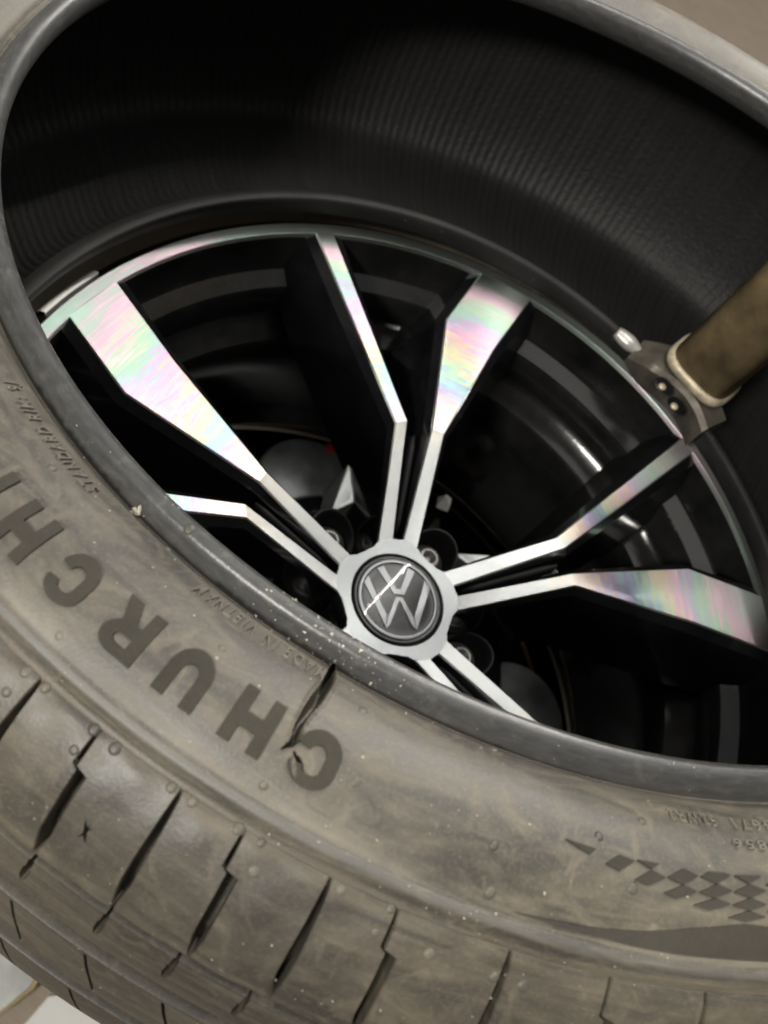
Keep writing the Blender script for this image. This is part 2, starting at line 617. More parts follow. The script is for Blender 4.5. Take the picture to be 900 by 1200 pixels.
def build_carcass():
    th = np.concatenate([np.arange(0, 253.2, .5), np.arange(253.2, 256.0, .022), np.arange(256.0, 360, .5)])
    s = np.concatenate([np.arange(0, 6.4, .2), np.arange(6.4, 13.9, .045), np.arange(13.9, 20.4, .125)])
    T, Q = np.meshgrid(th, s, indexing='ij')
    off = np.zeros_like(T)
    m = (T > 253.0) & (T < 256.2) & (Q > 6) & (Q < 14)
    q = flat(T[m], Q[m])
    jag = 1.22 + .22 * np.sin(q[:, 1] * 500) * np.sin(q[:, 1] * 371 + 1) + .08 * np.sin(q[:, 1] * 2100 + q[:, 0] * 300)
    off[m] -= crack_depth(q, TEAR, TEARW, .030, jag)
    off[m] -= crack_depth(q, TEAR2, TEAR2W, .014, jag)
    # slight unevenness of a used, handled sidewall
    off += .0012 * np.sin(np.radians(T * 7 + Q * 40)) * np.clip((Q - 8) / 4, 0, 1) * np.clip((19 - Q) / 4, 0, 1)
    A = skin(T, Q, off)
    tcA = np.stack([T, Q, 0 * T], -1)
    # bed under the shoulder blocks
    s2 = np.linspace(20.4, 27, 24)[1:]
    T2, Q2 = np.meshgrid(th, s2, indexing='ij')
    dep = .002 + .030 * np.clip((Q2 - 20.3) / 3.2, 0, 1)
    B = skin(T2, Q2, -dep)
    tcB = np.stack([T2, Q2, 0 * T2], -1)
    rad = np.radians(th)
    rings = []
    for r, h in [(1.334, -.2), (1.342, -.25), (1.35, -.3), (1.356, -.36), (1.356, -.44), (1.352, -.5), (1.342, -.56)]:
        rings.append(ring(rad, r, h, 0 if h < -.25 else .06))
    for r, h in [(1.3585, -.572), (1.347, -.60), (1.325, -.635), (1.30, -.665), (1.262, -.70)]:
        rings.append(ring(rad, r, h, 0))
    lo = lambda r, h, r2, h2, k: (1 - k) * ring(rad, r, h, 0) + k * low(rad, r2, h2)
    rings.append(lo(1.2, -.74, 1.2, -.14, .22))
    rings.append(lo(1.14, -.80, 1.16, -.20, .55))
    rings.append(lo(1.10, -.80, 1.125, -.44, .9))
    for r, h in [(1.10, -.44), (1.085, -.24), (1.08, -.13), (1.06, -.085), (1.012, -.076), (.995, -.07), (.976, -.03), (.971, 0), (.980, .006), (1.0, -.002)]:
        rings.append(low(rad, r, h))
    n_low = len(rings)
    rings.append(lo(1.08, -.73, 1.05, -.045, .85))
    rings.append(lo(1.14, -.72, 1.12, -.05, .5))
    rings.append(lo(1.2, -.69, 1.19, -.02, .2))
    for r, h, w in [(1.26, -.645, 0), (1.30, -.58, 0), (1.318, -.5, 0), (1.324, -.4, 0), (1.32, -.3, 0), (1.30, -.21, .05), (1.26, -.135, .2),
                    (1.2, -.07, .4), (1.14, -.035, .62), (1.085, -.035, .82), (1.05, -.05, .92), (1.022, -.052, .97), (1.003, -.041, 1)]:
        rings.append(ring(rad, r, h, w))
    K = np.array(rings)                                     # K x n x 3
    t = np.linspace(0, len(K) - 1, (len(K) - 1) * 3 + 1)
    D = np.moveaxis(catmull(K, t), 0, 1)                    # n x k x 3
    tcD = np.stack(np.broadcast_arrays(th[:, None], 30 + t[None, :], 0.0), -1)
    V = np.concatenate([A, B, D], 1)
    TC = np.concatenate([tcA, tcB, tcD], 1)
    n, k = V.shape[:2]
    f = grid_faces(n, k, True)
    for i in range(n):                                      # close the section at the toe
        a = i * k
        b = ((i + 1) % n) * k
        f.append((a + k - 1, b + k - 1, b, a))
    o = mesh_obj('carcass', W(V.reshape(-1, 3)), f, M_SIDE, TYRE, True, TC.reshape(-1, 3))
    me = o.data
    me.materials.append(M_BEAD)
    me.materials.append(M_LINER)
    me.materials.append(M_TREAD)
    me.materials.append(M_LOWBEAD)
    col_mat = np.zeros(k, int)
    col_mat[:len(s)][s < 7.0] = 1
    col_mat[len(s):] = 3
    start = len(s) + len(s2)
    tl = t
    col_mat[start:] = np.where(tl < n_low - 7, 3, np.where(tl < n_low - .9, 4, 2))
    mi = np.concatenate([np.tile(col_mat[:-1], n), np.full(n, 1)])
    me.polygons.foreach_set('material_index', mi.astype(np.int32))
    me.update()
    return o


build_carcass()

# ---- shoulder tread blocks
known = [(242.4, 'A'), (246.2, 'B'), (250.9, 'A'), (254.45, 'B'), (258.95, 'A'), (262.55, 'B'), (268.3, 'A'), (273.75, 'B'), (279.0, 'A')]
pitch = [4.3, 4.0, 4.6, 3.8, 5.2, 5.4, 4.4, 4.1]
slits = list(known)
k = 0
while slits[-1][0] < 242.4 + 360 - 4.2 - 3.0:
    slits.append((slits[-1][0] + pitch[k % len(pitch)], 'B' if slits[-1][1] == 'A' else 'A'))
    k += 1


def slit_edges(t0, kind, s):
    """left and right edge of a slit (degrees) along the profile"""
    ramp = lambda a, b: np.clip((s - a) / (b - a), 0, 1)
    if kind == 'A':
        c = t0 + .10 * (s - 22) / 4
        hw = .05 + .19 * ramp(20.6, 24.2) - .16 * ramp(24.9, 26.1)
        return c - hw, c + hw
    j = ramp(22.85, 22.95)
    c = t0 - .15 + .06 * (s - 20) / 3 + j * .52 + .10 * np.clip(s - 23, 0, 9) / 4
    hw = .05 + .05 * ramp(20.5, 22.5) + j * .17 - .22 * ramp(25.2, 27.0)
    hw = np.maximum(hw, .03)
    return c - hw, c + hw


SS = np.concatenate([[20.32, 20.40], np.linspace(20.7, 22.7, 6), [22.85, 22.95], np.linspace(23.3, 26.5, 11), [26.9, 26.985]])
for i in range(len(slits)):
    t0, k0 = slits[i]
    t1, k1 = slits[(i + 1) % len(slits)]
    if t1 < t0:
        t1 += 360
    if i + 1 == len(slits):
        t1 = slits[0][0] + 360
    L = slit_edges(t0, k0, SS)[1]
    R = slit_edges(t1, k1, SS)[0]
    near = (200 < t0 % 360 < 300)
    nu = 14 if near else 6
    u = np.concatenate([[0, .012], np.linspace(.05, .95, nu), [.988, 1]])
    T = L[None, :] + (R - L)[None, :] * u[:, None]
    Q = np.broadcast_to(SS, T.shape)
    off = np.zeros(T.shape)
    off[0] -= .0022
    off[-1] -= .0022
    off[:, 0] -= .001
    off[:, -1] -= .0025
    off += .0010 * np.sin(T * 2.1 + i) * np.sin(Q * 1.7 + 2 * i)
    V = skin(T, Q, off)
    base = skin(T, Q, -.036 * np.clip((Q - 20.3) / 2.6, .05, 1))
    tcv = np.stack([T, Q, 0 * T], -1)
    n, m = T.shape
    verts = list(V.reshape(-1, 3))
    tcs = list(tcv.reshape(-1, 3))
    f = grid_faces(n, m)
    loop = [(a, 0) for a in range(n)] + [(n - 1, b) for b in range(1, m)] + [(a, m - 1) for a in range(n - 2, -1, -1)] + [(0, b) for b in range(m - 2, 0, -1)]
    o0 = len(verts)
    for a, b in loop:
        verts.append(base[a, b])
        tcs.append(tcv[a, b])
    for q in range(len(loop)):
        a, b = loop[q], loop[(q + 1) % len(loop)]
        f.append((a[0] * m + a[1], b[0] * m + b[1], o0 + (q + 1) % len(loop), o0 + q))
    ob = mesh_obj('tread_block', W(verts), f, M_TREAD, TYRE, True, tcs)
    md = ob.modifiers.new('split', 'EDGE_SPLIT')
    md.split_angle = math.radians(50)


# ---- circumferential ribs with notches and sipes
def rib(rs, notch=None, sipes=None):
    """rs: (r, h, w) across the rib; notch: list of angles"""
    N = np.array(rs, float)
    th = [np.arange(0, 360, 1.0)]
    cuts = []
    for c in (notch or []):
        th.append(np.arange(c - .45, c + .46, .06))
        cuts.append(c)
    for c, sl in (sipes or []):
        th.append(np.arange(c - .18, c + .19, .05))
    th = np.unique(np.round(np.concatenate(th) % 360, 3))
    v = np.concatenate([[0, .03], np.linspace(.1, .9, 15), [.97, 1]])
    T, Vv = np.meshgrid(th, v, indexing='ij')
    slope = -.12 if notch else 1.6
    c = catmull(N, Vv * (len(N) - 1))
    drop = np.zeros_like(T)
    drop[:, 0] = .003
    drop[:, -1] = .003
    for cc in (notch or []):
        d = (T - cc + 180) % 360 - 180
        hw = .07 + .13 * np.clip(Vv / .45, 0, 1) - .12 * np.clip((Vv - .45) / .15, 0, 1)
        ins = (np.abs(d) < hw) & (Vv < .62)
        drop = np.where(ins, .034, drop)
    for cc, sl in (sipes or []):
        d = (T - cc + 180) % 360 - 180
        ins = (np.abs(d) < .075) & (Vv > .15) & (Vv < .9)
        drop = np.where(ins, .014, drop)
    T = T + slope * (Vv - (0 if notch else .5))
    Pt = ring(np.radians(T), c[..., 0] - drop, c[..., 1], c[..., 2])
    n, m = T.shape
    e0 = ring(np.radians(T[:, 0]), N[0, 0] - .04, N[0, 1], N[0, 2])[:, None]
    e1 = ring(np.radians(T[:, -1]), N[-1, 0] - .04, N[-1, 1], N[-1, 2])[:, None]
    A = np.concatenate([e0, Pt, e1], 1)
    tcv = np.stack(np.broadcast_arrays(th[:, None], 60 + 6 * np.concatenate([[0], v, [1]])[None, :], 0.0), -1)
    ob = mesh_obj('tread_rib', W(A.reshape(-1, 3)), grid_faces(n, m + 2, True), M_TREAD, TYRE, True, tcv.reshape(-1, 3))
    md = ob.modifiers.new('split', 'EDGE_SPLIT')
    md.split_angle = math.radians(45)


notches = [246.84, 251.03, 254.74, 258.4, 262.6, 267.0] + [267 + 4.6 * q for q in range(1, 72)]
rib([(1.3665, -.2055, .07), (1.372, -.23, .06), (1.376, -.255, .05), (1.3785, -.278, .04)], notch=notches)
rib([(1.383, -.303, .03), (1.3875, -.335, .02), (1.390, -.367, .01), (1.391, -.399, 0)], sipes=[(247.4 + 4.3 * q, 1.7) for q in range(0, 80)])
rib([(1.3915, -.428, 0), (1.392, -.46, 0), (1.3895, -.495, 0), (1.384, -.525, 0)], sipes=[(247.6 + 4.3 * q, 1.5) for q in range(0, 80)])
rib([(1.374, -.548, 0), (1.365, -.56, 0), (1.3585, -.572, 0), (1.347, -.60, 0)])


# ---- lettering moulded on the sidewall
def curve_to_skin(name, splines, mapper, ext, bev, mat, parent=TYRE, font=None):
    if font is None:
        cu = bpy.data.curves.new(name, 'CURVE')
        cu.dimensions = '2D'
        cu.fill_mode = 'BOTH'
        for pts in splines:
            sp = cu.splines.new('POLY')
            sp.points.add(len(pts) - 1)
            for pnt, (x, y) in zip(sp.points, pts):
                pnt.co = (x, y, 0, 1)
            sp.use_cyclic_u = True
    else:
        cu = bpy.data.curves.new(name, 'FONT')
        cu.body = font
        cu.size = 1.0
        cu.space_character = 1.34
        cu.offset = .004
        cu.resolution_u = 3
    cu.extrude = ext
    cu.bevel_depth = bev
    cu.bevel_resolution = 0
    tmp = bpy.data.objects.new('tmp', cu)
    COL.objects.link(tmp)
    dg = bpy.context.evaluated_depsgraph_get()
    me = bpy.data.meshes.new_from_object(tmp.evaluated_get(dg))
    bpy.data.objects.remove(tmp)
    bpy.data.curves.remove(cu)
    bm = bmesh.new()
    bm.from_mesh(me)
    bpy.data.meshes.remove(me)
    v = np.array([x.co[:] for x in bm.verts])
    f = [[q.index for q in fc.verts] for fc in bm.faces]
    bm.free()
    thd, ss, off = mapper(v)
    Pw = skin(thd, ss, off)
    ob = mesh_obj(name, W(Pw), f, mat, parent, False, np.stack([thd, ss, 0 * ss], -1))
    return ob


def arcpts(cx, cy, rx, ry, a0, a1, n=14):
    return [(cx + rx * math.cos(math.radians(a)), cy + ry * math.sin(math.radians(a))) for a in np.linspace(a0, a1, n)]


w = .30
GL = {
    'H': [[(0, 0), (w, 0), (w, .38), (1 - w, .38), (1 - w, 0), (1, 0), (1, 1), (1 - w, 1), (1 - w, .64), (w, .64), (w, 1), (0, 1)]],
    'I': [[(0, 0), (w, 0), (w, 1), (0, 1)]],
    'U': [[(0, 1), (0, .42)] + arcpts(.5, .42, .5, .42, 180, 360, 16)[1:-1] + [(1, .42), (1, 1), (1 - w, 1), (1 - w, .44)] + arcpts(.5, .44, .5 - w, .19, 360, 180, 12)[1:-1] + [(w, .44), (w, 1)]],
    'C': [arcpts(.5, .62, .5, .38, 8, 180, 12) + arcpts(.5, .38, .5, .38, 180, 352, 12) + [(.70, .36)] + arcpts(.5, .40, .2, .17, 340, 180, 9) + arcpts(.5, .60, .2, .17, 180, 20, 9) + [(.70, .64)]],
    'R': [[(0, 0), (w, 0), (w, .36), (.42, .36), (.66, 0), (1.02, 0), (.74, .42)] + arcpts(.58, .69, .40, .31, -62, 90, 14) + [(0, 1)],
          [(w, .57), (w, .79), (.54, .79)] + arcpts(.54, .68, .14, .11, 80, -80, 8) + [(.54, .57)]],
}
SB, ST = 12.02, 13.72
WORD = [('C', 256.85, 2.45), ('H', 253.12, 2.40), ('U', 249.15, 2.42), ('R', 245.35, 2.48), ('C', 241.25, 2.35), ('H', 237.50, 2.42), ('I', 233.65, 2.4)]
for ch, t0, wd in WORD:
    def mp(v, t0=t0, wd=wd):
        # map by height along the skin so strokes keep an even weight
        thd = t0 - v[:, 0] * wd
        ss = SB + v[:, 1] * (ST - SB)
        return thd, ss, np.where(v[:, 2] > 0, .0042, -.003)
    # subdivide strokes so they follow the bulge
    fine = []
    for sp in GL[ch]:
        q = []
        for a, b in zip(sp, sp[1:] + sp[:1]):
            nseg = max(1, int(max(abs(a[0] - b[0]), abs(a[1] - b[1])) / .2))
            for e in range(nseg):
                q.append((a[0] + (b[0] - a[0]) * e / nseg, a[1] + (b[1] - a[1]) * e / nseg))
        fine.append(q)
    curve_to_skin('letter', fine, mp, .05, 0, M_LETTER)


def text_on_skin(body, t_start, t_end, s_base, s_top, wave=0.0, hi=.0030):
    def mp(v):
        x0, x1 = v[:, 0].min(), v[:, 0].max()
        y1 = .70
        thd = t_start + (v[:, 0] - x0) / (x1 - x0) * (t_end - t_start)
        ss = s_base + v[:, 1] / y1 * (s_top - s_base)
        return thd, ss, np.where(v[:, 2] > .001, hi, -.002) * np.where(np.abs(v[:, 2]) > .0499, 1.0, .75)
    curve_to_skin('embossed_text', None, mp, .04, .014, M_WORN, font=body)


text_on_skin('STANDARD RIM: 9J', 235.75, 225.9, 9.74, 10.32)
text_on_skin('MADE IN VIETNAM', 254.0, 244.62, 9.55, 10.35)
text_on_skin('S2WR2', 280.0, 276.74, 9.95, 10.47)
text_on_skin('3671', 284.1, 281.2, 9.97, 10.47)
text_on_skin('4856', 283.6, 280.45, 10.88, 11.2)

FLAG = [[(269.54, 12.06), (271.39, 12.09), (271.04, 12.29)], [(271.95, 12.4), (272.73, 12.08), (273.72, 12.15), (272.81, 12.51)],
        [(273.8, 12.1), (275.22, 12.08), (274.7, 12.26)], [(273.7, 12.63), (274.7, 12.28), (275.55, 12.42), (274.53, 12.71)],
        [(275.64, 12.39), (276.64, 12.08), (277.61, 12.22), (276.62, 12.51)], [(275.45, 12.81), (276.59, 12.52), (277.48, 12.64), (276.23, 12.91)],
        [(277.68, 12.22), (278.29, 12.05), (279.23, 12.03), (279.71, 12.07), (278.7, 12.36)], [(277.58, 12.63), (278.7, 12.36), (279.68, 12.49), (278.54, 12.73)],
        [(279.89, 12.06), (281.73, 12.01), (280.78, 12.25)], [(279.77, 12.5), (280.81, 12.26), (281.88, 12.41), (280.81, 12.62)],
        [(277.24, 13.0), (278.51, 12.74), (279.54, 12.85), (278.19, 13.1)], [(279.64, 12.85), (280.77, 12.62), (281.84, 12.76), (280.68, 12.97)],
        [(279.36, 13.23), (280.64, 12.97), (281.74, 13.12), (280.4, 13.32)], [(281.9, 12.24), (282.8, 12.02), (283.8, 12.16), (282.9, 12.38)],
        [(281.95, 12.62), (282.9, 12.4), (283.9, 12.52), (282.95, 12.74)], [(281.8, 12.95), (282.85, 12.76), (283.9, 12.88), (282.9, 13.08)]]
for poly in FLAG:
    c = np.mean(poly, 0)
    pts = [(c[0] + (a - c[0]) * .97, c[1] + (b - c[1]) * .97) for a, b in poly]
    fine = []
    for a, b in zip(pts, pts[1:] + pts[:1]):
        for e in range(3):
            fine.append((a[0] + (b[0] - a[0]) * e / 3, a[1] + (b[1] - a[1]) * e / 3))
    curve_to_skin('flag_check', [fine], lambda v: (v[:, 0], v[:, 1], np.where(v[:, 2] > 0, .0018, -.003)), .02, 0, M_KNURL)
CRT = np.array([(267.41, 14.94), (269.11, 14.73), (271.53, 14.53), (274.47, 14.17), (277.34, 13.72), (280.02, 13.41), (280.58, 13.38), (281.92, 13.42), (286, 13.6), (292, 14.2), (298, 14.9)])
CRB = np.array([(267.41, 14.94), (269.96, 14.86), (271.63, 14.91), (274.18, 15.05), (276.75, 15.06), (279.39, 14.95), (282.14, 14.90), (286, 14.95), (292, 14.98), (298, 14.92)])
tt = np.linspace(267.42, 298, 60)
a = np.interp(tt, CRT[:, 0], CRT[:, 1])
b = np.interp(tt, CRB[:, 0], CRB[:, 1])
fr = np.linspace(0, 1, 9)
T, _ = np.meshgrid(tt, fr, indexing='ij')
Q = a[:, None] + (b - a)[:, None] * fr[None, :]
mesh_obj('knurled_band', W(skin(T, Q, np.full(T.shape, .0014)).reshape(-1, 3)), grid_faces(60, 9), M_KNURL, TYRE, True, np.stack([T, Q, 0 * T], -1).reshape(-1, 3))

# ---- moulding vent stubs
DOTS = [(233.36, 10.82), (241.15, 8.49), (241.64, 14.54), (248.39, 11.55), (256.86, 10.6), (257.96, 12.8), (254.02, 14.4), (265.56, 8.79), (265.76, 12.85),
        (266.27, 14.4), (271.59, 11.68), (274.6, 10.75), (273.68, 12.87), (241.54, 21.15), (242.77, 21.02), (241.49, 22.57), (245.84, 21.04), (247.18, 21.17),
        (245.71, 22.52), (250.39, 21.03), (254.03, 20.68), (255.28, 20.92), (255.61, 22.49), (251.56, 21.08), (262.08, 20.93), (261.86, 22.47), (259.59, 21.27),
        (269.38, 22.47), (267.89, 22.48), (264.59, 22.47), (241.25, 4.6)]
for td, sd in DOTS:
    p, nrm = PN(np.radians(np.array([td])), np.array([sd]))
    p, nrm = p[0], FLIP * nrm[0]
    t1 = np.cross(nrm, [0, 0, 1.0])
    t1 /= np.linalg.norm(t1)
    t2 = np.cross(nrm, t1)
    R0 = .0052 * random.uniform(.85, 1.15)
    v, f = [], []
    for rr, hh in ((1.3, -.001), (1.0, .0009), (.65, .0017), (0.3, .0018)):
        for q in range(14):
            an = 2 * PI * q / 14
            v.append(p + R0 * rr * (math.cos(an) * t1 + math.sin(an) * t2) + nrm * hh)
    for L_ in range(3):
        for q in range(14):
            f.append((L_ * 14 + q, L_ * 14 + (q + 1) % 14, (L_ + 1) * 14 + (q + 1) % 14, (L_ + 1) * 14 + q))
    f.append(tuple(range(42, 56)))
    mesh_obj('vent_stub', W(v), f, M_SIDE, TYRE, True, [(td, sd, 0)] * len(v))

# ---- torn flap of rubber in the first letter, and a star shaped nick, its shade a black patch laid on the tread block
pts = [(254.47, 13.16), (254.55, 13.03), (254.78, 13.08), (255.02, 13.26), (255.2, 13.45), (255.36, 13.62), (255.1, 13.60), (254.75, 13.42)]
ctr = np.mean(pts, 0)
vv, ff, tcs = [], [], []
for k_, (sc_, hh) in enumerate(((1.05, -.001), (.85, .0045), (.45, .0065), (.05, .006))):
    for q, (x, y) in enumerate(pts):
        X = ctr + (np.array((x, y)) - ctr) * sc_
        vv.append(skin(np.array([X[0]]), np.array([X[1]]), np.array([hh + .0012 * math.sin(q * 2.3)]))[0])
        tcs.append((X[0], X[1], 0))
    if k_:
        for q in range(len(pts)):
            n_ = len(pts)
            ff.append(((k_ - 1) * n_ + q, (k_ - 1) * n_ + (q + 1) % n_, k_ * n_ + (q + 1) % n_, k_ * n_ + q))
mesh_obj('torn_flap', W(vv), ff, M_SIDE, TYRE, True, tcs)

vv, ff, tcs = [], [], []
for an, ln, wd_ in ((25, .30, .05), (140, .22, .04), (205, .34, .055), (330, .20, .04), (275, .16, .035)):
    d_ = np.array([math.cos(math.radians(an)), math.sin(math.radians(an)) * 2.2])
    n2 = np.array([-math.sin(math.radians(an)), math.cos(math.radians(an)) * 2.2])
    b0 = len(vv)
    for q_, h_ in ((d_ * ln, .0004), (n2 * wd_, .0009), (-d_ * .06, .0006), (-n2 * wd_, .0009)):
        X = np.array([248.25, 24.3]) + q_
        vv.append(skin(np.array([X[0]]), np.array([X[1]]), np.array([h_]))[0])
        tcs.append((X[0], X[1], 0))
    ff.append((b0, b0 + 1, b0 + 2, b0 + 3))
mesh_obj('star_nick_shade', W(vv), ff, M_BARREL, TYRE, False, tcs)

# ---- pale crumbs scattered on tyre (rubber dust, dried paste)
cv, cf = [], []


def crumb(td, sd, rad, hi=0.0):
    p, nrm = PN(np.radians(np.array([td])), np.array([sd]))
    p, nrm = p[0] + FLIP * nrm[0] * (hi + rad * .3), FLIP * nrm[0]
    b0 = len(cv)
    dirs = rng.normal(size=(6, 3))
    base = np.array([(1, 0, 0), (-1, 0, 0), (0, 1, 0), (0, -1, 0), (0, 0, 1), (0, 0, -1)], float)
    for d in base + .35 * dirs:
        cv.append(p + d * rad * rng.uniform(.6, 1.2))
    for t in ((0, 2, 4), (2, 1, 4), (1, 3, 4), (3, 0, 4), (2, 0, 5), (1, 2, 5), (3, 1, 5), (0, 3, 5)):
        cf.append(tuple(b0 + x for x in t))


for _ in range(170):
    crumb(rng.uniform(228, 285), rng.uniform(7, 20), rng.uniform(.0005, .0014))
for _ in range(90):
    crumb(rng.uniform(238, 275), rng.uniform(20.6, 26.8), rng.uniform(.0004, .0012))
for _ in range(50):
    crumb(rng.normal(253, 4), rng.uniform(3.0, 6.9), abs(rng.normal(.0007, .0009)) + .0005)
for _ in range(24):
    crumb(rng.uniform(230, 285), rng.uniform(3.4, 6.9), rng.uniform(.0005, .0014))
for _ in range(22):
    crumb(rng.normal(237.6, .12), rng.normal(6.6, .2), rng.uniform(.002, .0042))
cr = mesh_obj('rubber_crumbs', W(cv), cf, M_CRUMB, TYRE, False)
cr['kind'] = 'stuff'

# ------------------------------------------------------------------ alloy wheel
WHEEL = thing('alloy_wheel', 'five spoke black alloy wheel with bright machined spoke faces, lying under the tyre', 'wheel', W([0, 0, -.9]))
ZK, ZH, ZC = -.0255, -.148, -.157


def zf(r):
    return np.interp(r, [0, .155, .42, .97, 1.0], [ZH, ZH, ZK, 0, 0])


BRIGHT_ARC = (math.radians(154.1), math.radians(164))
lathe('machined_lip', [(.966, -.012), (.968, .000), (.970, .0015), (.998, .0015), (1.001, -.0005), (1.003, -.006)], M_MACH, WHEEL, 360, sharp=20)
lathe('rim_flange', [(1.0025, -.005), (1.012, -.008), (1.026, -.020), (1.034, -.042), (1.034, -.06), (1.022, -.075), (.985, -.08), (.955, -.13), (.945, -.2)], M_GLOSS, WHEEL, 240)
lathe('rim_bright_patch', [(1.012, -.007), (1.014, -.001), (1.026, -.008), (1.037, -.024), (1.040, -.05), (1.034, -.06)], M_WHITEPL_PATCH, WHEEL, 24, a0=BRIGHT_ARC[0], a1=BRIGHT_ARC[1])  # added pale strip in place of a bright reflection on the flange, no fitted part
lathe('rim_barrel', [(.9665, -.011), (.962, -.03), (.955, -.095), (.945, -.112), (.905, -.135), (.897, -.15), (.893, -.225), (.880, -.245), (.835, -.275), (.828, -.30),
                     (.826, -.40), (.838, -.44), (.842, -.62), (.86, -.66), (.865, -.78), (.90, -.83), (.93, -.86), (.955, -.90), (.968, -1.02)], M_BARREL, WHEEL, 240, sharp=28)

NL = [(.1523, 121), (.4146, 109.25), (.9694, 119.1)]
NR = [(.159, 107), (.426, 105.5), (.9761, 116.4)]
WL = [(.1617, 96), (.4204, 95.8), (.7683, 95.5), (.9707, 90.4)]
WR = [(.1548, 83), (.4195, 91.85), (.74, 84.6), (.9707, 81.4)]
CART = lambda l, dth: [(r * math.cos(math.radians(a + dth)), r * math.sin(math.radians(a + dth))) for r, a in l]


def spoke(left, right, dth, floor_z):
    """a tapering spoke body with sloped flanks, its face cut bright"""
    Lc = np.array(CART(left, dth))
    Rc = np.array(CART(right, dth))
    st = np.concatenate([np.linspace(i, i + 1, 7)[:-1] for i in range(len(left) - 1)] + [[len(left) - 1]])
    lin = lambda A: np.stack([np.interp(st, range(len(A)), A[:, k]) for k in (0, 1)], -1)
    L_, R_ = lin(Lc), lin(Rc)
    r = np.hypot(*((L_ + R_) / 2).T)
    zt = zf(r)
    wv = R_ - L_
    wl = np.linalg.norm(wv, axis=1, keepdims=True)
    wv = wv / wl
    flare = (np.interp(r, [.15, .45, .8, .97], [.02, .055, .075, .085]))[:, None]
    depth = np.interp(r, [.15, .42, .8, .97], [.16, .24, .22, .15])
    rows = []
    for e, dz in ((0, .0), (.0035, -.004), (.35, -.09), (1.0, -1.0)):
        zz = zt + (dz * depth if dz < -.05 else dz)
        rows.append((np.c_[L_ - wv * flare * e if e > .01 else L_ - wv * e, zz], np.c_[R_ + wv * flare * e if e > .01 else R_ + wv * e, zz]))
    v = []
    sect = [rows[3][0], rows[2][0], rows[1][0], rows[1][1], rows[2][1], rows[3][1]]
    V = np.stack(sect, 1)
    V[:, 2:4, 2] -= .0
    n, m = V.shape[:2]
    f = grid_faces(n, m)
    f += [(i * m + m - 1, (i + 1) * m + m - 1, (i + 1) * m, i * m) for i in range(n - 1)]
    f += [tuple(range(m)), tuple((n - 1) * m + i for i in range(m - 1, -1, -1))]
    body = mesh_obj('spoke', W(V.reshape(-1, 3)), f, M_GLOSS, WHEEL, True)
    md = body.modifiers.new('split', 'EDGE_SPLIT')
    md.split_angle = math.radians(18)
    # machined face, 0.5 mm proud of the painted body
    u = np.linspace(0, 1, 5)
    F_ = L_[:, None, :] + (R_ - L_)[:, None, :] * u[None, :, None]
    zz = np.broadcast_to(zt[:, None] + .0015, F_.shape[:2])
    FV = np.concatenate([F_, zz[..., None]], -1)
    Lb = np.c_[L_ - wv * .003, zt - .003][:, None]
    Rb = np.c_[R_ + wv * .003, zt - .003][:, None]
    FV = np.concatenate([Lb, FV, Rb], 1)
    face = mesh_obj('machined_face', W(FV.reshape(-1, 3)), grid_faces(n, 7), M_MACH, body, True)
    md = face.modifiers.new('split', 'EDGE_SPLIT')
    md.split_angle = math.radians(12)
    return body


def pol(r, a):
    return np.array([r * math.cos(math.radians(a)), r * math.sin(math.radians(a))])


for g in range(5):
    dth = -72 * g
    spoke(NL, NR, dth, -.3)
    spoke(WL, WR, dth, -.3)
    # floor of the slot between both spokes, and the long ridge standing in it
    pts = [pol(.17, 107 + dth), pol(.3, 104.5 + dth), pol(.46, 104 + dth), pol(.46, 97 + dth), pol(.3, 97.5 + dth), pol(.17, 96 + dth)]
    zz = [-.20, -.16, -.13, -.13, -.16, -.20]
    v = [(*p, z) for p, z in zip(pts, zz)] + [(*p, z - .08) for p, z in zip(pts, zz)]
    f = [(0, 1, 4, 5), (1, 2, 3, 4)] + [(i, i + 6, (i + 1) % 6 + 6, (i + 1) % 6) for i in range(6)]
    mesh_obj('slot_floor', W(v), f, M_GLOSS, WHEEL, False)
    a_, b_ = pol(.185, 101.8 + dth), pol(.405, 101.0 + dth)
    dv = (b_ - a_) / np.linalg.norm(b_ - a_)
    nv = np.array([-dv[1], dv[0]])
    v, f = [], []
    for t_ in np.linspace(0, 1, 9):
        c_ = a_ + (b_ - a_) * t_
        z_ = float(zf(np.hypot(*c_))) - .022
        e = .0105 if 0 < t_ < 1 else .006
        for q in range(8):
            an = PI * q / 7
            v.append((*(c_ + nv * e * math.cos(an)), z_ - .03 + (.03 + e * .6) * math.sin(an) ** .5))
    f = grid_faces(9, 8) + [tuple(range(8)), tuple(range(64, 72))]
    mesh_obj('slot_ridge', W(v), f, M_SATIN, WHEEL, True)

# hub: outline dips between the spoke pairs to clear the bolt wells
hub = []
for g in range(5):
    d0 = -72 * g
    key = [(.1523, 121), (.159, 107), (.158, 101.5), (.1617, 96), (.1548, 83), (.1425, 76), (.1395, 66), (.1415, 56)]
    for (r0, a0), (r1, a1) in zip(key, key[1:] + [(.1523, 49)]):
        for t_ in np.linspace(0, 1, 4)[:-1]:
            hub.append((r0 + (r1 - r0) * t_, a0 + (a1 - a0) * t_ + d0))
hub = [(pol(r, a)) for r, a in hub]
n = len(hub)
v, f = [], []
for sc_, z_ in ((None, ZC - .02), (None, ZH + .0005), (None, ZH + .002), (1.0, ZH + .002), (1.012, ZH - .003)):
    for p in hub:
        if sc_ is None:
            a_ = math.atan2(p[1], p[0])
            rr = {ZC - .02: .116, ZH + .0005: .1175, ZH + .002: .119}[z_]
            v.append((rr * math.cos(a_), rr * math.sin(a_), z_))
        else:
            v.append((p[0] * sc_, p[1] * sc_, z_))
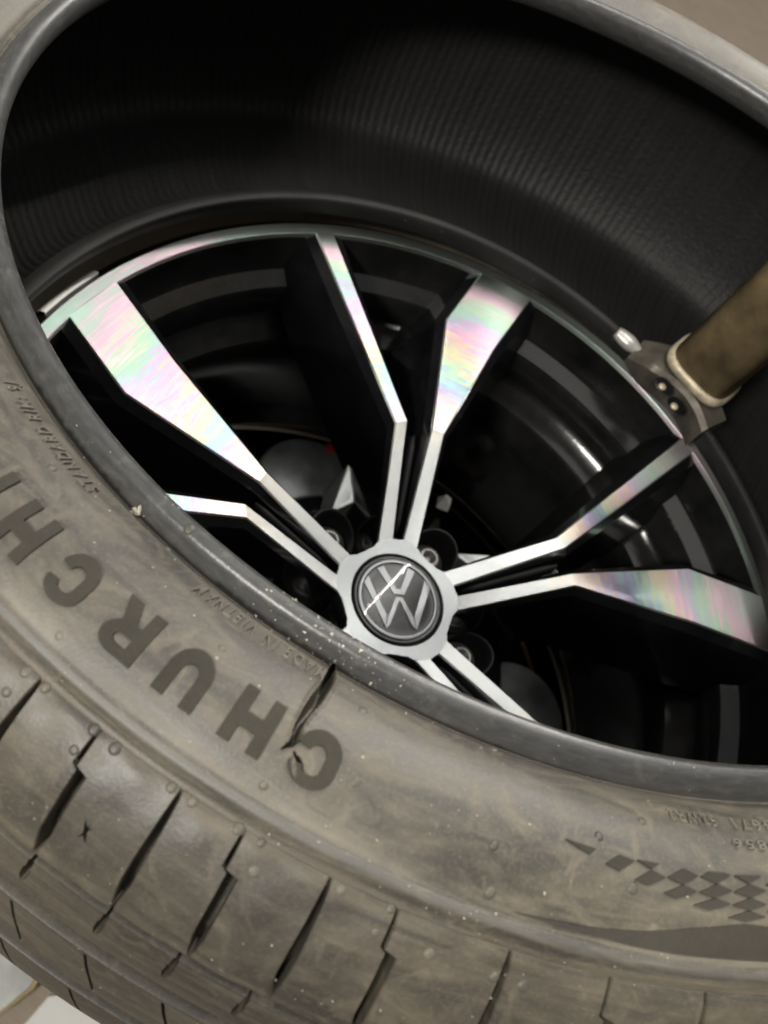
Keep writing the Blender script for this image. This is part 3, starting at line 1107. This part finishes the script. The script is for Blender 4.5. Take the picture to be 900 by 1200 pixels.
for L_ in range(4):
    f += [(L_ * n + i, L_ * n + (i + 1) % n, (L_ + 1) * n + (i + 1) % n, (L_ + 1) * n + i) for i in range(n)]
mesh_obj('machined_hub', W(v), [tuple(reversed(q)) for q in f], M_HUB, WHEEL, False)
v = [(*(p * 1.008), ZH - .002) for p in hub] + [(*(p * 1.03), ZH - .07) for p in hub] + [(*(p * 1.3), -.36) for p in hub]
f = [(L_ * n + i, (L_ + 1) * n + i, (L_ + 1) * n + (i + 1) % n, L_ * n + (i + 1) % n) for L_ in range(2) for i in range(n)] + [tuple(range(n))]
mesh_obj('hub_body', W(v), f, M_GLOSS, WHEEL, True)
lathe('hub_web', [(.01, -.36), (.3, -.37), (.40, -.40), (.44, -.46), (.42, -.52), (.01, -.52)], M_GLOSS, WHEEL, 90)

# bolt wells with seats
for g in range(5):
    a0 = 66 - 72 * g
    c = pol(.232, a0)
    v, f = [], []
    N_ = 28
    prof = [(.068, -.248), (.064, -.244), (.060, -.247), (.058, -.26), (.056, -.30), (.040, -.310), (.03, -.325), (.001, -.326)]
    for r_, z_ in prof:
        for q in range(N_):
            an = 2 * PI * q / N_
            out = (math.cos(an) * c[0] + math.sin(an) * c[1]) / np.hypot(*c)
            v.append((c[0] + r_ * math.cos(an), c[1] + r_ * math.sin(an), z_ + (.03 * out if z_ > -.255 else 0)))
    for L_ in range(len(prof) - 1):
        f += [(L_ * N_ + q, L_ * N_ + (q + 1) % N_, (L_ + 1) * N_ + (q + 1) % N_, (L_ + 1) * N_ + q) for q in range(N_)]
    # outer skirt down to the web
    b0 = len(v)
    for q in range(N_):
        an = 2 * PI * q / N_
        v.append((c[0] + .09 * math.cos(an), c[1] + .09 * math.sin(an), -.42))
    f += [(b0 + q, b0 + (q + 1) % N_, (q + 1) % N_, q) for q in range(N_)]
    well = mesh_obj('bolt_well', W(v), f, M_SATIN, WHEEL, True)
    sv, sf = [], []
    prof = [(.050, -.297), (.047, -.285), (.036, -.282), (.030, -.262), (.024, -.258), (.016, -.258), (.014, -.275), (.001, -.276)]
    for r_, z_ in prof:
        for q in range(N_):
            an = 2 * PI * q / N_
            sv.append((c[0] + r_ * math.cos(an), c[1] + r_ * math.sin(an), z_))
    for L_ in range(len(prof) - 1):
        sf += [(L_ * N_ + q, L_ * N_ + (q + 1) % N_, (L_ + 1) * N_ + (q + 1) % N_, (L_ + 1) * N_ + q) for q in range(N_)]
    mesh_obj('bolt_seat', W(sv), sf, M_STEELBOLT, well, True)
    # bevelled gusset outside the well, between two spoke pairs
    ap = pol(.42, a0 + 49.6)
    l_, r_ = pol(.295, a0 + 64.6), pol(.279, a0 + 41.3)
    m_ = pol(.31, a0 + 52)
    v = [(*ap, -.235), (*l_, -.26), (*r_, -.26), (*m_, -.238), (*(ap * 1.04), -.42), (*(l_ * 1.03), -.42), (*(r_ * 1.03), -.42)]
    f = [(0, 1, 3), (0, 3, 2), (0, 4, 5, 1), (0, 2, 6, 4), (1, 5, 6, 2, 3)]
    gs = mesh_obj('pocket_gusset', W(v), f, M_MACH, WHEEL, False)
    bevel_obj(gs, .0012, 2, 20)

# centre cap with its emblem
CAP = lathe('center_cap', [(.1165, ZC - .03), (.1165, ZC + .004), (.113, ZC + .010), (.108, ZC + .012), (.104, ZC + .0105), (.075, ZC + .0137), (.04, ZC + .0158), (.001, ZC + .0163)], M_CAPBLK, WHEEL, 96)


def capz(x, y):
    r = np.hypot(x, y)
    return np.interp(r, [0, .04, .075, .104], [ZC + .0163, ZC + .0158, ZC + .0137, ZC + .0105])


UPD = 107.0   # which way the emblem's top points, degrees


def emblem_bar(p0, p1, w0, w1=None, cut0=0, cut1=0):
    return p0, p1, w0


R_EM = .098
em_v, em_f = [], []


def em_poly(poly, hgt=.0028):
    """raised flat bar with chamfered edge, laid on the domed cap; poly in emblem coordinates (unit circle, y up)"""
    ang = math.radians(UPD - 90)
    ca, sa = math.cos(ang), math.sin(ang)
    poly = np.array(poly, float)
    sub = []
    for a, b in zip(poly, np.roll(poly, -1, 0)):
        k = max(1, int(np.linalg.norm(b - a) / .12))
        for e in range(k):
            sub.append(a + (b - a) * e / k)
    c = np.mean(poly, 0)
    b0 = len(em_v)
    m = len(sub)
    for lvl, hh in ((0, -.001), (1, hgt)):
        for p in sub:
            q = p * R_EM
            x, y = q[0] * ca - q[1] * sa, q[0] * sa + q[1] * ca
            em_v.append((x, y, float(capz(x, y)) + hh))
    for i in range(m):
        em_f.append((b0 + i, b0 + (i + 1) % m, b0 + m + (i + 1) % m, b0 + m + i))
    em_f.append(tuple(b0 + m + i for i in range(m)))


def bar(p, q, hw):
    p, q = np.array(p, float), np.array(q, float)
    d = (q - p) / np.linalg.norm(q - p)
    nrm = np.array([-d[1], d[0]]) * hw
    return [p + nrm, p - nrm, q - nrm, q + nrm]


hw_ = .088
# upper letter over lower letter, bars of even width
for sg in (-1, 1):
    em_poly([(sg * x, y) for x, y in ((.50, .76), (.32, .84), (.055, .23), (.135, .10))], .0026 + .0001 * sg)
    em_poly([(sg * x, y) for x, y in ((.865, .36), (.745, .54), (.355, -.46), (.395, -.78))], .0028 + .0001 * sg)
    em_poly([(sg * x, y) for x, y in ((.395, -.78), (.33, -.47), (.085, .02), (.085, -.24), (.30, -.70))], .0024 + .0001 * sg)
em_poly([(-.137, .098), (.137, .098), (.058, .236), (-.058, .236)], .0023)
em_poly([(-.088, .022), (-.088, -.22), (0, -.06), (.088, -.22), (.088, .022)], .0022)
mesh_obj('emblem', W(em_v), em_f, M_EMBLEM, CAP, False)
lathe('emblem_ring', [(.1035, ZC + .0105), (.1030, ZC + .0135), (.1005, ZC + .0145), (.0945, ZC + .0150), (.0920, ZC + .0145), (.0915, ZC + .012)], M_EMBLEM, CAP, 96)

lathe('clear_cover', [(.1036, ZC + .0150)] + [(r_, ZC + .0155 + .0062 * (1 - (r_ / .1) ** 2)) for r_ in (.1, .09, .08, .07, .06, .05, .04, .03, .02, .01, .001)], M_CLEAR, CAP, 96)
# ------------------------------------------------------------------ tyre changer under the wheel
TABLE = thing('turntable', 'dark steel turntable of a tyre changer under the wheel', 'turntable', (0, 0, 0))
lathe('table_top', [(.001, -.955), (.80, -.955), (.835, -.958), (.85, -.97), (.85, -.97), (.95, -.972), (.96, -.98), (.95, -1.03), (.001, -1.06)], M_BARREL, TABLE, 120)
lathe('edge_band', [(.8515, -.958), (.857, -.956), (.862, -.960), (.862, -.968), (.8515, -.968)], M_RUST, TABLE, 40, a0=math.radians(4), a1=math.radians(33))
lathe('column', [(.36, -1.05), (.34, -1.2), (.34, -3.0), (.7, -3.1), (.75, -3.3)], M_DARKST, TABLE, 60)
for a0 in (103, 13, -77, -167):
    c = pol(.70, a0)
    o = lathe('clamp_foot', [(.001, -.86), (.165, -.862), (.178, -.875), (.18, -.95)], M_GREYST, TABLE, 48, *c)
    if a0 != 103:
        continue
    p = pol(.855, a0 - 5)
    v, f = box_verts((-.02, -.022, -.95), (.02, .022, -.86))
    ca, sa = math.cos(math.radians(a0)), math.sin(math.radians(a0))
    v = [(p[0] + x * ca - y * sa, p[1] + x * sa + y * ca, z) for x, y, z in v]
    j = mesh_obj('jaw_cover', W(v), f, M_RED, TABLE, False)
    bevel_obj(j, .002)

# a jaw standing on the table: dark slide with a pale wedge shaped tip
v, f = box_verts((-.05, -.035, -.955), (.05, .035, -.86))
jw = mesh_obj('jaw_slide', W([(p[0] + .262, p[1] + .715, p[2]) for p in v]), f, M_DARKST, TABLE, False)
bevel_obj(jw, .002)
v, f = box_verts((-.012, -.012, -.86), (.012, .012, -.70))
jn = mesh_obj('jaw_pin', W([(p[0] + .25, p[1] + .69, p[2]) for p in v]), f, M_DARKST, TABLE, False)
v = [(-.022, -.022, -.70), (.022, -.022, -.70), (.022, .022, -.70), (-.022, .022, -.70), (-.012, .002, -.640), (.016, -.010, -.672), (.016, .018, -.672)]
f = [(0, 3, 2, 1), (0, 1, 5, 4), (1, 2, 6, 5), (2, 3, 4, 6), (3, 0, 4), (4, 5, 6)]
jt = mesh_obj('jaw_tip', W([(p[0] + .25, p[1] + .69, p[2]) for p in v]), f, M_WHITEPL_PATCH, TABLE, False)
bevel_obj(jt, .001)

# ------------------------------------------------------------------ mount head at the rim
HEAD = thing('mount_head', 'bronze coloured steel mount head post with a bolted foot at the rim edge', 'tool', W([.60, .79, .10]))
PCX, PCY = .598, .800
va = math.radians(57.3)
ex = np.array([math.cos(va), math.sin(va)])          # away from the viewer
ey = np.array([-ex[1], ex[0]])


def post_section(rx, ry, p=3.4, n=40):
    out = []
    for q in range(n):
        a_ = 2 * PI * q / n
        c_, s_ = math.cos(a_), math.sin(a_)
        x = rx * math.copysign(abs(c_) ** (2 / p), c_)
        y = ry * math.copysign(abs(s_) ** (2 / p), s_)
        out.append(np.array([PCX, PCY]) + ex * x + ey * y)
    return out


def post(name, levels, mat):
    v, f = [], []
    for rx, ry, z_ in levels:
        v += [(*p, z_) for p in post_section(rx, ry)]
    for L_ in range(len(levels) - 1):
        f += [(L_ * 40 + q, L_ * 40 + (q + 1) % 40, (L_ + 1) * 40 + (q + 1) % 40, (L_ + 1) * 40 + q) for q in range(40)]
    f += [tuple(range(39, -1, -1)), tuple((len(levels) - 1) * 40 + q for q in range(40))]
    return mesh_obj(name, W(v), f, mat, HEAD, True)


post('post', [(.088, .094, .19), (.088, .094, 1.0), (.088, .094, 2.6)], M_BRONZE)
post('worn_collar', [(.088, .094, .165), (.096, .102, .168), (.098, .104, .178), (.095, .101, .188), (.089, .095, .194)], M_BRIGHT)
# foot: thick curved shoe hugging the rim
NA = 26
aa = np.linspace(45, 63, NA)
v = []
for i, a_ in enumerate(aa):
    t_ = (a_ - 45) / 18
    ri = .885 + .02 * math.sin(t_ * 5) + .05 * max(0, t_ - .75) * 4 * .6
    ro = .985 + .03 * math.sin(t_ * PI)
    zt_ = .150 + .012 * math.sin(t_ * 3.0) - .05 * max(0, t_ - .78) * 3
    zb_ = .085 - .02 * (1 - t_)
    for r_, z_ in ((ri, zb_), (ri - .004, zt_ - .012), (ri + .010, zt_), (ro - .01, zt_), (ro, zt_ - .012), (ro, zb_)):
        v.append((*pol(r_, a_), z_))
f = grid_faces(NA, 6) + [(i * 6 + 5, (i + 1) * 6 + 5, (i + 1) * 6, i * 6) for i in range(NA - 1)] + [tuple(range(6)), tuple((NA - 1) * 6 + i for i in range(5, -1, -1))]
foot = mesh_obj('foot', W(v), f, M_FOOT, HEAD, True)
md = foot.modifiers.new('split', 'EDGE_SPLIT')
md.split_angle = math.radians(35)
v = []
NB = 12
for i, t_ in enumerate(np.linspace(0, 1, NB)):
    a_ = 61.0 + 6.2 * t_
    hw2 = .022 * math.sqrt(max(0.02, 1 - (1.6 * t_ - .85) ** 2)) * (.25 + .75 * min(1, t_ * 2)) + .003
    for q in range(10):
        an = 2 * PI * q / 10
        v.append((*pol(.93 + hw2 * math.cos(an), a_), .115 + hw2 * .8 * math.sin(an)))
mesh_obj('worn_tip', W(v), grid_faces(NB, 10) + [(i * 10 + 9, (i + 1) * 10 + 9, (i + 1) * 10, i * 10) for i in range(NB - 1)] + [tuple(range(10)), tuple((NB - 1) * 10 + i for i in range(10))], M_TIP, HEAD, True)
for (hx, hy) in ((.484, .693), (.523, .646)):
    o = lathe('bolt_hole_shade', [(.027, .1655), (.024, .167), (.021, .1662), (.001, .1660)], M_CAPBLK, HEAD, 24, hx, hy)  # flush black disc on the foot, the hole's darkness is in its colour
    lathe('bolt_head', [(.011, .166), (.010, .170), (.006, .172), (.001, .1725)], M_BRIGHT, HEAD, 16, hx - .006, hy - .008)

# ------------------------------------------------------------------ things lying on the workshop floor
ZF = -ZW / S

def slab(name, poly, z0, z1, mat, parent=None, bump=.0):
    """thin solid from an outline (wheel units)"""
    n_ = len(poly)
    v = [(x, y, z0) for x, y in poly] + [(x, y, z1 + bump * random.uniform(-1, 1)) for x, y in poly]
    f = [tuple(range(n_ - 1, -1, -1)), tuple(range(n_, 2 * n_))] + [(i, (i + 1) % n_, n_ + (i + 1) % n_, n_ + i) for i in range(n_)]
    return mesh_obj(name, W(v), f, mat, parent, False)


sh = slab('paper_sheet', [(-.222, -.756), (-.29, -.903), (.02, -1.25), (.36, -1.15), (.462, -.745), (.12, -.60)], ZF + .004, ZF + .03, M_PAPER)
sh['label'] = 'blank white sheet lying on the floor under the tread, near the bottom edge'
sh['category'] = 'sheet'
BX = thing('pale_box', 'pale grey box with a tan taped edge at the bottom left corner', 'box', W([-.5, -.75, ZF]))
slab('box_body', [(-.72, -.80), (-.60, -.50), (-.30, -.655), (-.318, -.745), (-.405, -.868), (-.50, -1.02)], ZF + .002, ZF + .10, M_GREYPALE, BX)
slab('tape_edge', [(-.300, -.672), (-.3165, -.747), (-.404, -.871), (-.41, -.882), (-.392, -.868), (-.300, -.748), (-.282, -.668)], ZF + .002, ZF + .112, M_GOLD, BX)
# crumpled white wrapping beyond the tyre
n_ = 26
v = []
for i in range(n_):
    for j in range(n_):
        x, y = i / (n_ - 1), j / (n_ - 1)
        X = -3.35 + .72 * x + .16 * y + rng.normal(0, .006)
        Y = 4.35 + 1.25 * y + .22 * x + rng.normal(0, .006)
        v.append((X, Y, ZF + .02 + .10 * rng.random() * math.sin(PI * x) ** .4 * math.sin(PI * y) ** .4))
wr = mesh_obj('crumpled_wrapping', W(v), grid_faces(n_, n_), M_PAPER, None, False)
md = wr.modifiers.new('thick', 'SOLIDIFY')
md.thickness = .001
wr['label'] = 'crumpled white wrapping on the floor beyond the tyre, top left corner'
wr['category'] = 'wrapping'
